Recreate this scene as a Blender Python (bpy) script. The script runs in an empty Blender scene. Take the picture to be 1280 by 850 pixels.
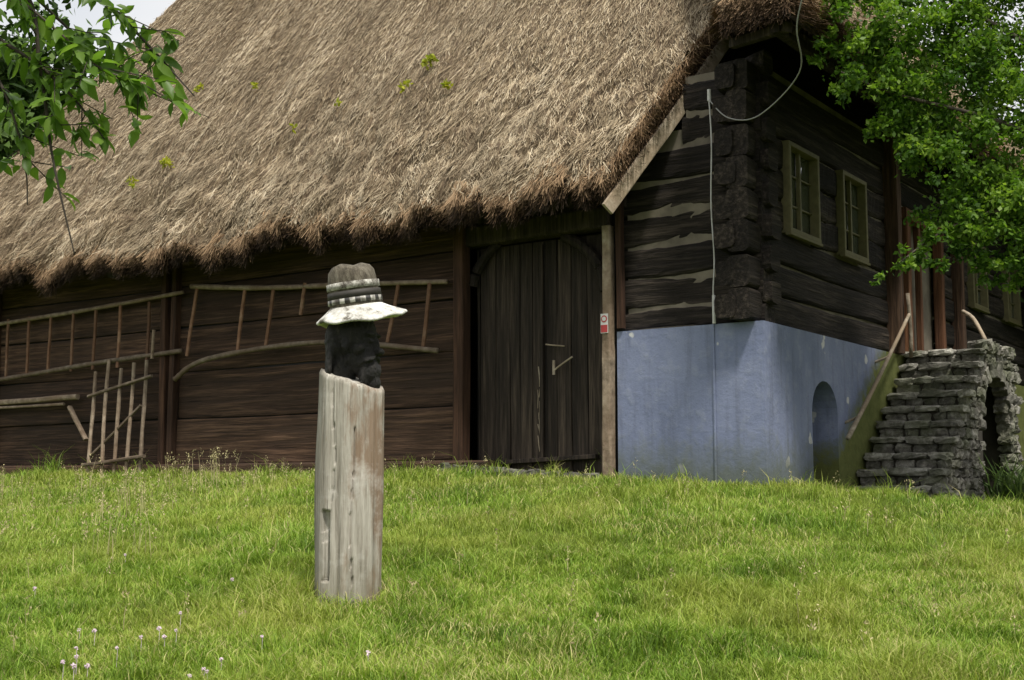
import bpy, bmesh, math, random
import numpy as np
from mathutils import Vector, Matrix
random.seed(7); rng=np.random.default_rng(7)
scene=bpy.context.scene
COL=scene.collection
HX,HY=3.11,16.0
ROT=math.atan2(-.571,.821)
FR=Matrix.Translation((HX,HY,0))@Matrix.Rotation(ROT,4,'Z')
CA,SA=math.cos(ROT),math.sin(ROT)

# ---------------- noise / terrain ----------------
_tab=np.random.default_rng(3).random((256,256))
def vn(x,y):
    x=np.asarray(x,float);y=np.asarray(y,float)
    xi=np.floor(x).astype(int);yi=np.floor(y).astype(int)
    fx=x-xi;fy=y-yi;fx=fx*fx*(3-2*fx);fy=fy*fy*(3-2*fy)
    a=_tab[xi%256,yi%256];b=_tab[(xi+1)%256,yi%256];c=_tab[xi%256,(yi+1)%256];d=_tab[(xi+1)%256,(yi+1)%256]
    return (a*(1-fx)+b*fx)*(1-fy)+(c*(1-fx)+d*fx)*fy-.5
def to_st(X,Y):
    dx=X-HX;dy=Y-HY
    lx=dx*CA+dy*SA; ly=-dx*SA+dy*CA
    return -lx,ly
def ground(X,Y):
    X=np.asarray(X,float);Y=np.asarray(Y,float)
    s,t=to_st(X,Y)
    w=np.interp(s,[-60,-12,-1.5,0,4.5,10,16,60],[-2.2,-1.0,-.13,.03,.23,.24,.30,.8])
    h=np.where(t<0,.120*np.maximum(t,-14.0),-.05*np.minimum(t,9))
    near=np.clip((28-np.hypot(X,Y-14))/10,0,1)
    return w+h+near*(.05*vn(X*.9,Y*.9)+.03*vn(X*2.6+9,Y*2.6))

# ---------------- materials ----------------
def mat_new(name):
    m=bpy.data.materials.new(name);m.use_nodes=True
    nt=m.node_tree;b=nt.nodes["Principled BSDF"]
    return m,nt,b
def ramp(nt,stops):
    r=nt.nodes.new('ShaderNodeValToRGB');e=r.color_ramp.elements
    while len(e)<len(stops): e.new(.5)
    for el,(p,c) in zip(e,stops): el.position=p;el.color=(*c,1)
    return r
def noise(nt,vec,scale,detail=6,rough=.6):
    n=nt.nodes.new('ShaderNodeTexNoise');n.inputs['Scale'].default_value=scale
    n.inputs['Detail'].default_value=min(detail,5);n.inputs['Roughness'].default_value=rough
    nt.links.new(vec,n.inputs['Vector']);return n
def coords(nt,scale=(1,1,1),kind='Object'):
    tc=nt.nodes.new('ShaderNodeTexCoord');mp=nt.nodes.new('ShaderNodeMapping')
    mp.inputs['Scale'].default_value=scale
    nt.links.new(tc.outputs[kind],mp.inputs['Vector']);return mp.outputs['Vector']
def mixc(nt,fac,a,b,mode='MIX'):
    m=nt.nodes.new('ShaderNodeMix');m.data_type='RGBA';m.blend_type=mode
    for sock,v in ((m.inputs[0],fac),(m.inputs[6],a),(m.inputs[7],b)):
        if hasattr(v,'type') and hasattr(v,'links'): nt.links.new(v,sock)
        elif isinstance(v,(int,float)): sock.default_value=v
        else: sock.default_value=(*v,1)
    return m.outputs[2]
def maprange(nt,v,a,b,c=0,d=1):
    m=nt.nodes.new('ShaderNodeMapRange');m.inputs[1].default_value=a;m.inputs[2].default_value=b
    m.inputs[3].default_value=c;m.inputs[4].default_value=d
    nt.links.new(v,m.inputs[0]);return m.outputs[0]
def bump(nt,b,h,strength=.5,dist=.02):
    n=nt.nodes.new('ShaderNodeBump');n.inputs['Strength'].default_value=strength;n.inputs['Distance'].default_value=dist
    nt.links.new(h,n.inputs['Height']);nt.links.new(n.outputs[0],b.inputs['Normal'])
def wood(name,stops,scale,rough=.85,patch=None,bs=.7,base=2.0,lo=.65,hi=1.4,crack=True):
    m,nt,b=mat_new(name)
    v=coords(nt,scale)
    n=noise(nt,v,base,10,.68)
    r=ramp(nt,stops);nt.links.new(n.outputs[0],r.inputs[0])
    big=noise(nt,coords(nt,tuple(x*.25+.15 for x in scale)),1.1,4)
    c=mixc(nt,maprange(nt,big.outputs[0],.35,.7,0,.85),r.outputs[0],patch if patch else stops[0][1])
    if crack:
        ck=noise(nt,coords(nt,tuple(x*3.2 if x>1 else x*1.3 for x in scale)),2.2,3,.5)
        c=mixc(nt,maprange(nt,ck.outputs[0],.60,.67,0,.8),c,tuple(x*.35 for x in stops[0][1]))
    isl=nt.nodes.new('ShaderNodeNewGeometry')
    hv=nt.nodes.new('ShaderNodeHueSaturation');nt.links.new(maprange(nt,isl.outputs['Random Per Island'],0,1,lo,hi),hv.inputs['Value'])
    nt.links.new(c,hv.inputs['Color']);nt.links.new(hv.outputs[0],b.inputs['Base Color'])
    b.inputs['Roughness'].default_value=rough;b.inputs['Specular IOR Level'].default_value=.25
    bump(nt,b,n.outputs[0],bs,.03)
    return m
M={}
dk=[(.3,(.007,.0055,.0045)),(.5,(.022,.017,.0135)),(.70,(.085,.068,.054))]
M['logx']=wood('dark_log_x',dk,(.5,9,9),bs=1)
M['logy']=wood('dark_log_y',dk,(9,.5,9),bs=1)
bw=[(.3,(.016,.009,.006)),(.5,(.052,.029,.018)),(.70,(.155,.092,.058))]
M['barn']=wood('barn_boards',bw,(.4,9,9),patch=(.036,.023,.016),bs=1)
M['barnz']=wood('barn_posts',bw,(9,9,.5),patch=(.04,.025,.017))
M['gate']=wood('gate_planks',[(.3,(.014,.011,.009)),(.5,(.040,.030,.023)),(.72,(.115,.088,.067))],(11,9,.5),bs=1)
M['red']=wood('red_brown_timber',[(.3,(.02,.010,.006)),(.6,(.07,.036,.022)),(.8,(.13,.07,.04))],(9,9,.6))
M['redl']=wood('red_brown_door_timber',[(.3,(.05,.022,.012)),(.6,(.15,.07,.035)),(.8,(.25,.13,.07))],(9,9,.6))
gw=[(.3,(.12,.10,.075)),(.5,(.27,.23,.18)),(.72,(.46,.41,.34))]
M['grey']=wood('weathered_grey_wood',gw,(3,3,3),patch=(.24,.18,.12),crack=False)
M['pole']=wood('pole_wood',[(.3,(.09,.07,.05)),(.55,(.25,.20,.15)),(.75,(.38,.33,.26))],(3,3,3),patch=(.15,.10,.065),crack=False)
M['pole2']=wood('rung_wood',[(.3,(.08,.04,.025)),(.55,(.19,.11,.07)),(.75,(.28,.2,.14))],(3,3,3),patch=(.14,.07,.04),crack=False)
M['bark']=wood('bark',[(.3,(.03,.024,.018)),(.6,(.09,.075,.06)),(.8,(.16,.14,.11))],(6,6,2),crack=False)
def simple(name,c,rough=.7,var=.25,scale=8):
    m,nt,b=mat_new(name);n=noise(nt,coords(nt),scale)
    nt.links.new(mixc(nt,n.outputs[0],tuple(x*(1-var) for x in c),tuple(min(1,x*(1+var)) for x in c)),b.inputs['Base Color'])
    b.inputs['Roughness'].default_value=rough;bump(nt,b,n.outputs[0],.2,.01);return m
M['chink']=simple('clay_chinking',(.15,.13,.10),.95,.95,3)
M['olive']=simple('olive_window_paint',(.13,.115,.055),.7,.5,12)
M['white']=simple('white_plaster',(.6,.58,.52),.8)
M['wire']=simple('cable_white',(.5,.5,.48),.5)
M['wiredark']=simple('cable_grey',(.25,.25,.24),.5)
M['signw']=simple('sign_white',(.6,.6,.58),.4,.08)
M['signr']=simple('sign_red',(.4,.03,.03),.4,.05)
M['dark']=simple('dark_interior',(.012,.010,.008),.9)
M['soil']=simple('bare_soil',(.11,.078,.05),.95,.7,6)
M['mortar']=simple('dark_mortar',(.035,.03,.022),.95,.5,6)
m,nt,b=mat_new('window_glass');b.inputs['Base Color'].default_value=(.05,.06,.045,1);b.inputs['Roughness'].default_value=.04
b.inputs['Specular IOR Level'].default_value=1.0;b.inputs['IOR'].default_value=1.8
n=noise(nt,coords(nt),3.5,2);bump(nt,b,n.outputs[0],.35,.05);M['glass']=m

m,nt,b=mat_new('blue_limewash')
v=coords(nt);n1=noise(nt,v,.8,6,.65);n2=noise(nt,v,5,8,.7);n3=noise(nt,coords(nt,(6,6,.6)),1.2,5)
c=mixc(nt,maprange(nt,n1.outputs[0],.3,.7),(.150,.178,.285),(.225,.255,.375))
c=mixc(nt,maprange(nt,n2.outputs[0],.50,.75,0,.5),c,(.30,.325,.40))
c=mixc(nt,maprange(nt,n3.outputs[0],.50,.75,0,.6),c,(.11,.125,.18))
n4=noise(nt,coords(nt,(1,1,1)),22,3,.6);c=mixc(nt,maprange(nt,n4.outputs[0],.6,.75,0,.4),c,(.09,.10,.14))
sp=noise(nt,v,2.3,3,.4);c=mixc(nt,maprange(nt,sp.outputs[0],.70,.715,0,.8),c,(.55,.55,.54))
sx=nt.nodes.new('ShaderNodeSeparateXYZ');tc=nt.nodes.new('ShaderNodeTexCoord');nt.links.new(tc.outputs['Object'],sx.inputs[0])
mm=nt.nodes.new('ShaderNodeMath');mm.operation='ADD';nt.links.new(sx.outputs[2],mm.inputs[0])
m3=nt.nodes.new('ShaderNodeMath');m3.operation='MULTIPLY';m3.inputs[1].default_value=-.9;nt.links.new(n2.outputs[0],m3.inputs[0]);nt.links.new(m3.outputs[0],mm.inputs[1])
c=mixc(nt,maprange(nt,mm.outputs[0],.25,-.3,0,.8),c,(.10,.115,.085))
a1=nt.nodes.new('ShaderNodeMath');a1.operation='MULTIPLY_ADD';nt.links.new(sx.outputs[1],a1.inputs[0]);a1.inputs[1].default_value=.83;a1.inputs[2].default_value=-1.58
a2=nt.nodes.new('ShaderNodeMath');a2.operation='SUBTRACT';nt.links.new(a1.outputs[0],a2.inputs[0]);nt.links.new(sx.outputs[2],a2.inputs[1])
a3=nt.nodes.new('ShaderNodeMath');a3.operation='MULTIPLY_ADD';nt.links.new(n2.outputs[0],a3.inputs[0]);a3.inputs[1].default_value=.8;nt.links.new(a2.outputs[0],a3.inputs[2])
c=mixc(nt,maprange(nt,a3.outputs[0],.1,.5),c,mixc(nt,n2.outputs[0],(.03,.045,.010),(.19,.20,.07)))
nt.links.new(c,b.inputs['Base Color']);b.inputs['Roughness'].default_value=.95;b.inputs['Specular IOR Level'].default_value=.15;bump(nt,b,n2.outputs[0],.6,.025);M['blue']=m

def stonemat(name,lo,mid,hi,moss):
    m,nt,b=mat_new(name);v=coords(nt);n1=noise(nt,v,7,9,.72);n2=noise(nt,v,1.8,4)
    r=ramp(nt,[(.3,lo),(.5,mid),(.70,hi)]);nt.links.new(n1.outputs[0],r.inputs[0])
    isl=nt.nodes.new('ShaderNodeNewGeometry')
    c=mixc(nt,maprange(nt,n2.outputs[0],.45,.6,0,moss),r.outputs[0],(.075,.09,.035))
    hv=nt.nodes.new('ShaderNodeHueSaturation');nt.links.new(maprange(nt,isl.outputs['Random Per Island'],0,1,.6,1.3),hv.inputs['Value']);nt.links.new(c,hv.inputs['Color'])
    nt.links.new(hv.outputs[0],b.inputs['Base Color']);b.inputs['Roughness'].default_value=.95;bump(nt,b,n1.outputs[0],1,.06);return m
M['stone']=stonemat('rough_stone',(.045,.043,.036),(.16,.15,.13),(.36,.35,.31),.55)
M['slab']=stonemat('worn_step_slab',(.09,.087,.075),(.24,.23,.20),(.44,.43,.39),.5)

def attrmat(name,stops,trans=.0,rough=.6,patch=None):
    m,nt,b=mat_new(name);a=nt.nodes.new('ShaderNodeAttribute');a.attribute_name='rnd'
    r=ramp(nt,stops);nt.links.new(a.outputs['Fac'],r.inputs[0]);c=r.outputs[0]
    if patch:
        n=noise(nt,coords(nt),patch[0],2,.6);c=mixc(nt,maprange(nt,n.outputs[0],.42,.66,0,patch[2]),c,patch[1])
    nt.links.new(c,b.inputs['Base Color']);b.inputs['Roughness'].default_value=rough;b.inputs['Specular IOR Level'].default_value=.25
    if trans>0:
        t=nt.nodes.new('ShaderNodeBsdfTranslucent');mx=nt.nodes.new('ShaderNodeMixShader');mx.inputs[0].default_value=trans
        hv=nt.nodes.new('ShaderNodeHueSaturation');hv.inputs['Value'].default_value=1.7;hv.inputs['Saturation'].default_value=1.1
        nt.links.new(c,hv.inputs['Color']);nt.links.new(hv.outputs[0],t.inputs[0])
        nt.links.new(b.outputs[0],mx.inputs[1]);nt.links.new(t.outputs[0],mx.inputs[2])
        nt.links.new(mx.outputs[0],nt.nodes['Material Output'].inputs[0])
    return m
M['grass']=attrmat('grass_blades',[(0,(.075,.135,.014)),(.45,(.19,.31,.034)),(.8,(.33,.42,.07)),(.93,(.44,.42,.16)),(1,(.54,.46,.25))],.22,.55,patch=(.55,(.31,.34,.065),.6))
M['leafr']=attrmat('tree_leaves_light',[(0,(.03,.07,.012)),(.5,(.09,.175,.024)),(1,(.21,.31,.05))],.42,.5)
M['leafn']=attrmat('tree_leaves_near',[(0,(.06,.12,.018)),(.5,(.105,.19,.030)),(1,(.17,.27,.05))],.5,.4)
M['leafd']=attrmat('tree_leaves_dark',[(0,(.018,.042,.010)),(.5,(.05,.10,.018)),(1,(.11,.18,.036))],0,.6)
M['weed']=attrmat('roof_weeds',[(0,(.16,.22,.03)),(1,(.42,.42,.06))],.35,.6)
M['seed']=attrmat('seed_heads',[(0,(.28,.24,.12)),(1,(.45,.40,.22))],0,.8)
M['straw']=attrmat('thatch_straw',[(0,(.09,.062,.037)),(.3,(.26,.195,.12)),(.65,(.46,.37,.245)),(1,(.72,.62,.46))],0,.8,patch=(.5,(.29,.24,.165),.5))
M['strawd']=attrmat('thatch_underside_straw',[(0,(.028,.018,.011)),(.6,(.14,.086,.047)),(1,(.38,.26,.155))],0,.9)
m,nt,b=mat_new('thatch_base');n=noise(nt,coords(nt,(14,1.5,1.5)),2.5,10,.75)
r=ramp(nt,[(.3,(.035,.023,.014)),(.5,(.15,.105,.065)),(.7,(.38,.30,.19))]);nt.links.new(n.outputs[0],r.inputs[0]);nt.links.new(r.outputs[0],b.inputs['Base Color']);b.inputs['Roughness'].default_value=.95;bump(nt,b,n.outputs[0],1,.05);M['thatch']=m
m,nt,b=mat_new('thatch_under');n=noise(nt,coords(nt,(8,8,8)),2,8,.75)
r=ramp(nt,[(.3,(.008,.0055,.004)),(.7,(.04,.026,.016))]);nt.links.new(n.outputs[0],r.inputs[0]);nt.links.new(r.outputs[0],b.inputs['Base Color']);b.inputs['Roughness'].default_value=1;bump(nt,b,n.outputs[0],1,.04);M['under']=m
m,nt,b=mat_new('lawn_ground');n=noise(nt,coords(nt),.6,8,.7);n2=noise(nt,coords(nt),14,6,.7);n3=noise(nt,coords(nt),60,4,.8)
c=mixc(nt,n.outputs[0],(.06,.11,.012),(.15,.20,.030));c=mixc(nt,maprange(nt,n2.outputs[0],.4,.7,0,.6),c,(.06,.055,.02));c=mixc(nt,maprange(nt,n3.outputs[0],.45,.65,0,.8),c,(.02,.03,.008))
nt.links.new(c,b.inputs['Base Color']);b.inputs['Roughness'].default_value=1;b.inputs['Specular IOR Level'].default_value=.05;bump(nt,b,n2.outputs[0],.8,.05);M['lawn']=m

# ---------------- mesh helpers ----------------
def link(ob,parent=None,house=False):
    COL.objects.link(ob)
    if parent: ob.parent=parent
    elif house: ob.matrix_world=FR
    return ob
def empty(name,house=False,loc=(0,0,0)):
    e=bpy.data.objects.new(name,None);e.empty_display_size=.3
    COL.objects.link(e)
    if house: e.matrix_world=FR
    else: e.location=loc
    return e
def npmesh(name,V,F,mat,parent=None,house=False,rnd=None,smooth=False):
    V=np.asarray(V,np.float32);F=np.asarray(F,np.int32)
    k=F.shape[1];me=bpy.data.meshes.new(name)
    me.vertices.add(len(V));me.vertices.foreach_set('co',V.ravel())
    me.loops.add(F.size);me.loops.foreach_set('vertex_index',F.ravel())
    me.polygons.add(len(F));me.polygons.foreach_set('loop_start',np.arange(0,F.size,k,dtype=np.int32))
    me.update(calc_edges=True)
    if rnd is not None:
        a=me.attributes.new('rnd','FLOAT','POINT');a.data.foreach_set('value',np.asarray(rnd,np.float32))
    if smooth: me.polygons.foreach_set('use_smooth',np.ones(len(F),bool))
    me.materials.append(mat)
    return link(bpy.data.objects.new(name,me),parent,house)
class B:
    def __init__(s): s.bm=bmesh.new()
    def beam(s,p0,p1,w,h=None,e=.3,segs=5,jit=.0,taper=1.,n=12,up=None,bend=0):
        h=h if h else w
        p0=Vector(p0);p1=Vector(p1);d=(p1-p0);L=d.length
        if L<1e-5:return
        d.normalize();u=Vector(up) if up else (Vector((0,0,1)) if abs(d.z)<.9 else Vector((0,1,0)))
        sd=d.cross(u).normalized();u=sd.cross(d).normalized()
        rings=[];ph=random.random()*9
        for i in range(segs+1):
            f=i/segs;k=1+(taper-1)*f;c=p0+d*(L*f)+sd*(jit*math.sin(ph+f*5)*.8)+u*(jit*math.sin(ph*2+f*4)*.8 + bend*math.sin(f*math.pi))
            ring=[]
            for j in range(n):
                a=2*math.pi*(j+.5)/n;ca,sa=math.cos(a),math.sin(a)
                x=w/2*k*math.copysign(abs(ca)**e,ca);y=h/2*k*math.copysign(abs(sa)**e,sa)
                r=1+random.uniform(-1,1)*jit/max(w,h)*.6
                ring.append(s.bm.verts.new(c+sd*x*r+u*y*r))
            rings.append(ring)
        for a,b in zip(rings,rings[1:]):
            for j in range(n): s.bm.faces.new((a[j],a[(j+1)%n],b[(j+1)%n],b[j]))
        s.bm.faces.new(list(reversed(rings[0])));s.bm.faces.new(rings[-1])
    def stone(s,c,sx,sy,sz,jit=.015):
        # rough block: bevelled, randomly skewed
        pts=[];n=3
        g={}
        for i in range(n+1):
            for j in range(n+1):
                for k in range(n+1):
                    if 0<i<n and 0<j<n and 0<k<n: continue
                    f=[(2*q/n-1) for q in (i,j,k)]
                    ex=sum(1 for q in f if abs(q)>.99)
                    sh=1 if ex<2 else (.93 if ex==2 else .86)
                    g[(i,j,k)]=s.bm.verts.new((c[0]+f[0]*sx/2*sh+random.gauss(0,jit*.5),c[1]+f[1]*sy/2*sh+random.gauss(0,jit*.5),c[2]+f[2]*sz/2*sh+random.gauss(0,jit*.4)))
        for a in range(n):
            for b in range(n):
                for (z,ax) in ((0,0),(n,0),(0,1),(n,1),(0,2),(n,2)):
                    def K_(p,q):
                        l=[p,q];l.insert(ax,z);return g[tuple(l)]
                    s.bm.faces.new((K_(a,b),K_(a+1,b),K_(a+1,b+1),K_(a,b+1)))
    def poly(s,pts,r0,r1,n=8,jit=0):
        rings=[];N=len(pts)
        for i,p in enumerate(pts):
            p=Vector(p);d=(Vector(pts[min(i+1,N-1)])-Vector(pts[max(i-1,0)])).normalized()
            u=Vector((0,0,1)) if abs(d.z)<.9 else Vector((0,1,0));sd=d.cross(u).normalized();u=sd.cross(d)
            r=r0+(r1-r0)*i/(N-1);r*=1+random.uniform(-jit,jit)
            rings.append([s.bm.verts.new(p+(sd*math.cos(2*math.pi*j/n)+u*math.sin(2*math.pi*j/n))*r) for j in range(n)])
        for a,b in zip(rings,rings[1:]):
            for j in range(n): s.bm.faces.new((a[j],a[(j+1)%n],b[(j+1)%n],b[j]))
        s.bm.faces.new(list(reversed(rings[0])));s.bm.faces.new(rings[-1])
    def box(s,x0,x1,y0,y1,z0,z1,bev=0):
        v=[s.bm.verts.new((x,y,z)) for z in (z0,z1) for y in (y0,y1) for x in (x0,x1)]
        for f in ((0,2,3,1),(4,5,7,6),(0,1,5,4),(2,6,7,3),(0,4,6,2),(1,3,7,5)): s.bm.faces.new([v[i] for i in f])
    def face(s,pts): return s.bm.faces.new([s.bm.verts.new(p) for p in pts])
    def done(s,name,mat,parent=None,house=False,smooth=False,bev=0):
        bmesh.ops.recalc_face_normals(s.bm,faces=s.bm.faces)
        me=bpy.data.meshes.new(name);s.bm.to_mesh(me);s.bm.free();me.materials.append(mat)
        if smooth:
            for p in me.polygons:p.use_smooth=True
        ob=link(bpy.data.objects.new(name,me),parent,house)
        return ob
def smoothpts(pts,k=6):
    P=[Vector(p) for p in pts];out=[]
    P=[P[0]]+P+[P[-1]]
    for i in range(1,len(P)-2):
        a,b,c,d=P[i-1:i+3]
        for j in range(k):
            t=j/k;out.append(.5*((2*b)+(c-a)*t+(2*a-5*b+4*c-d)*t*t+(3*b-a-3*c+d)*t**3))
    out.append(P[-2]);return out
def L(s,t,z): return (-s,t,z)

# ---------------- terrain ----------------
ax=np.concatenate([-np.geomspace(400,26,22),np.linspace(-25,25,170),np.geomspace(26,400,22)])
ay=np.concatenate([-np.geomspace(300,6,14),np.linspace(-5,40,160),np.geomspace(41,600,24)])
GX,GY=np.meshgrid(ax,ay);GZ=ground(GX,GY)
nx,ny=len(ax),len(ay);V=np.stack([GX.ravel(),GY.ravel(),GZ.ravel()],1)
i,j=np.meshgrid(np.arange(nx-1),np.arange(ny-1));i=i.ravel();j=j.ravel()
F=np.stack([j*nx+i,j*nx+i+1,(j+1)*nx+i+1,(j+1)*nx+i],1)
npmesh('ground',V,F,M['lawn'],smooth=True)

# ---------------- HOUSE ----------------
house=empty('thatched_log_house',house=True)
def plinth():
    b=B();zt=2.06;zb=-1.2
    b.face([L(0,0,zb),L(2.09,0,zb),L(2.09,0,zt),L(0,0,zt)])
    b.face([L(2.09,0,zb),L(2.09,.6,zb),L(2.09,.6,zt),L(2.09,0,zt)])
    b.face([L(0,0,zt),L(2.09,0,zt),L(2.09,.6,zt),L(.6,.6,zt),L(.6,15,zt),L(0,15,zt)])
    ta,tb=1.5,2.42;zs=1.0;r=(tb-ta)/2
    b.face([L(0,0,zb),L(0,ta,zb),L(0,ta,zt),L(0,0,zt)])
    b.face([L(0,tb,zb),L(0,15,zb),L(0,15,zt),L(0,tb,zt)])
    arch=[(ta,zb)]+[( (ta+tb)/2-r*math.cos(a*math.pi/14), zs+r*.95*math.sin(a*math.pi/14)) for a in range(15)]+[(tb,zb)]
    for p,q in zip(arch[1:-1],arch[2:-1]):
        b.face([L(0,p[0],p[1]),L(0,q[0],q[1]),L(0,q[0],zt),L(0,p[0],zt)])
    for p,q in zip(arch,arch[1:]):
        b.face([L(0,p[0],p[1]),L(.45,p[0],p[1]),L(.45,q[0],q[1]),L(0,q[0],q[1])])
    b.face([L(.45,p[0],p[1]) for p in arch])
    b.done('blue_plinth',M['blue'],house)
plinth()
b=B();ft=.12
z=2.06
hs=[.27]+[.43]*9
for k,h in enumerate(hs):
    zt=z+h
    smax=2.05 if zt<4.85 else (1.15 if zt<5.5 else .9)
    b.beam(L(.05+random.uniform(-.03,.03),ft+.17,z+h/2),L(smax,ft+.17,z+h/2),h-.028,.32,e=.34,segs=16,jit=.026,n=20,up=(0,1,0))
    z=zt
    if z>5.2:break
b.done('front_log_wall',M['logx'],house)
b=B()
b.box(-2.0,-.3,ft+.036,ft+.25,2.07,4.7);b.box(-1.1,-.3,ft+.036,ft+.25,4.7,5.4)
b.box(-.42,-.17,.5,14.5,2.07,5.5)
b.done('clay_chinking',M['chink'],house)
wins=[(.95,2.0),(2.9,3.88),(9.47,10.44),(11.9,12.9)]
b=B();z=2.06;face=.10
for k,h in enumerate([.42]*8):
    zc=z+h/2
    iv=[(-.16+random.uniform(-.04,.03),5.0),(5.12,5.55),(7.45,14.6)]
    if z>4.2: iv=[iv[0],(5.12,14.6)]
    out=[]
    for (a,c) in iv:
        cur=a
        for (w0,w1) in wins:
            if 3.3<zc<4.55 and a<w0<c:
                out.append((cur,w0-.02));cur=w1+.02
        out.append((cur,c))
    for (a,c) in out:
        b.beam(L(face+.15,a,zc),L(face+.15,c,zc),.30,h-.02,e=.34,segs=16,jit=.022,n=20)
    z+=h
b.done('side_log_wall',M['logy'],house)
b=B();z=2.06
for k in range(8):
    b.beam(L(.40,-.14-random.uniform(0,.1),z+.21),L(.40,.3,z+.21),random.uniform(.24,.30),random.uniform(.28,.36),e=.5,segs=3,jit=.03,n=14)
    b.beam(L(-.0-random.uniform(0,.08),.30,z+.40),L(.4,.30,z+.40),.30,random.uniform(.28,.36),e=.5,segs=3,jit=.03,n=14)
    z+=.42
b.done('corner_log_ends',M['logy'],house)
b=B()
b.beam(L(.02,5.05,2.07),L(.02,5.05,5.6),.24,.2,e=.25,jit=.01)
b.beam(L(.04,8.55,2.07),L(.04,8.55,5.6),.22,.2,e=.25,jit=.01)
b.done('facade_posts',M['barnz'],house)
b=B()
for t in (5.62,7.38): b.beam(L(.02,t,2.08),L(.02,t,4.3),.16,.16,e=.25,jit=.008)
b.beam(L(.02,5.5,4.38),L(.02,7.5,4.38),.16,.18,e=.25,jit=.008)
b.beam(L(.05,6.35,2.1),L(.05,6.35,4.3),.1,.1,e=.25,jit=.005)
b.done('door_frame',M['redl'],house)
b=B();b.beam(L(2.03,-.0,2.1),L(2.03,-.0,3.85),.09,.1,e=.3,jit=.006);b.done('thin_post',M['red'],house)
b=B()
for i in range(5): b.beam(L(.3,6.46+i*.18,2.1),L(.3,6.46+i*.18,4.3),.17,.05,e=.2,segs=2,up=(0,1,0))
b.done('door_leaf',M['gate'],house)
b=B();b.box(-.36,-.33,5.6,7.4,2.1,4.4);b.done('porch_back_wall',M['white'],house)
for wi,(w0,w1) in enumerate(wins):
    z0,z1=3.33,4.56
    b=B();x=.07
    fw=.065
    b.beam(L(x,w0,z0+fw/2),L(x,w1,z0+fw/2),.14,fw,e=.2,segs=2);b.beam(L(x,w0,z1-fw/2),L(x,w1,z1-fw/2),.14,fw,e=.2,segs=2)
    for t in (w0+fw/2,w1-fw/2): b.beam(L(x,t,z0+fw),L(x,t,z1-fw),.14,fw,e=.2,segs=2,up=(0,1,0))
    mid=(w0+w1)/2
    b.beam(L(x+.03,mid,z0+fw),L(x+.03,mid,z1-fw),.06,.05,e=.2,segs=2,up=(0,1,0))
    for f in (1/3,2/3):
        zz=z0+(z1-z0)*f;b.beam(L(x+.05,w0+fw,zz),L(x+.05,w1-fw,zz),.03,.022,e=.2,segs=2)
    b.beam(L(x-.04,w0-.03,z0-.02),L(x-.04,w1+.03,z0-.02),.08,.04,e=.2,segs=2)
    b.done('window_frame_%d'%(wi+1),M['olive'],house)
    b=B()
    for (a,c) in ((w0+.04,mid-.012),(mid+.012,w1-.04)):
        for f in range(3):
            za=z0+.04+(z1-z0-.08)*f/3;zb_=z0+.04+(z1-z0-.08)*(f+1)/3-.004
            dx=random.uniform(-.006,.006);dy=random.uniform(-.006,.006)
            b.face([(-(x+.068)+dx,a,za),(-(x+.068)-dx,c,za),(-(x+.068)-dx+dy,c,zb_),(-(x+.068)+dx+dy,a,zb_)])
    b.done('window_glass_%d'%(wi+1),M['glass'],house)
b=B();z=.38
for h in (.78,.80,.76,.70,.62,.55):
    for (a,c) in ((4.72,10.72),(10.92,18.2)):
        off=random.uniform(0,.04)
        b.beam(L(a,.06+off,z+h/2),L(c,.06+off,z+h/2),h-.02,.12,e=.16,segs=20,jit=.014,n=16,up=(0,1,0))
    z+=h
b.done('barn_wall_boards',M['barn'],house)
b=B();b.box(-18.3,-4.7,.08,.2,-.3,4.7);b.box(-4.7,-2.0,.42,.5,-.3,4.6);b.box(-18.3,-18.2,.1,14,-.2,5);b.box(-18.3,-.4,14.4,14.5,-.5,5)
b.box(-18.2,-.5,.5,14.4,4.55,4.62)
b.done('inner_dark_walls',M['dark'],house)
b=B()
b.beam(L(4.1,-.06,.27),L(18.3,-.06,.34),.26,.2,e=.35,segs=30,jit=.02)
b.done('sill_beam',M['barn'],house)
b=B()
b.beam(L(4.66,-.02,.35),L(4.66,-.02,4.2),.18,.2,e=.2,segs=8,jit=.006)
for s in (10.78,11.02): b.beam(L(s,-.03,.25),L(s,-.03,4.3),.13,.14,e=.25,segs=8,jit=.008)
b.beam(L(15.9,-.03,.3),L(15.9,-.03,4.3),.15,.14,e=.25,segs=8,jit=.008)
b.done('barn_posts',M['red'],house)
b=B();s=2.40
while s<4.52:
    w=random.uniform(.15,.32);w=min(w,4.54-s)
    if w>.05: b.beam(L(s+w/2,.22+random.uniform(0,.03),.15+random.uniform(0,.08)),L(s+w/2,.22,3.45),w-.012,.05,e=.15,segs=10,jit=.007,up=(0,1,0))
    s+=w
b.done('gate_leaves',M['gate'],house)
b=B()
b.beam(L(2.2,.1,3.62),L(4.7,.1,3.62),.3,.3,e=.25,segs=8,jit=.01)
b.beam(L(2.0,.1,4.2),L(4.7,.1,4.2),.3,.25,e=.25,segs=8,jit=.01)
b.beam(L(2.0,.12,3.9),L(4.7,.12,3.9),.2,.3,e=.2,segs=8,jit=.01)
pts=smoothpts([L(2.32,.12,2.65),L(2.42,.12,3.0),L(2.7,.12,3.3),L(3.0,.12,3.47)]);b.poly(pts,.09,.07,8)
pts=smoothpts([L(4.56,.12,2.9),L(4.50,.12,3.1),L(4.3,.12,3.35),L(4.1,.12,3.5)]);b.poly(pts,.08,.06,8)
b.beam(L(4.2,.17,.35),L(2.5,.17,.42),.14,.06,e=.2)
b.beam(L(3.4,.17,.4),L(3.4,.17,3.4),.05,.04,e=.2)
b.done('gate_frame',M['gate'],house)
b=B()
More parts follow.
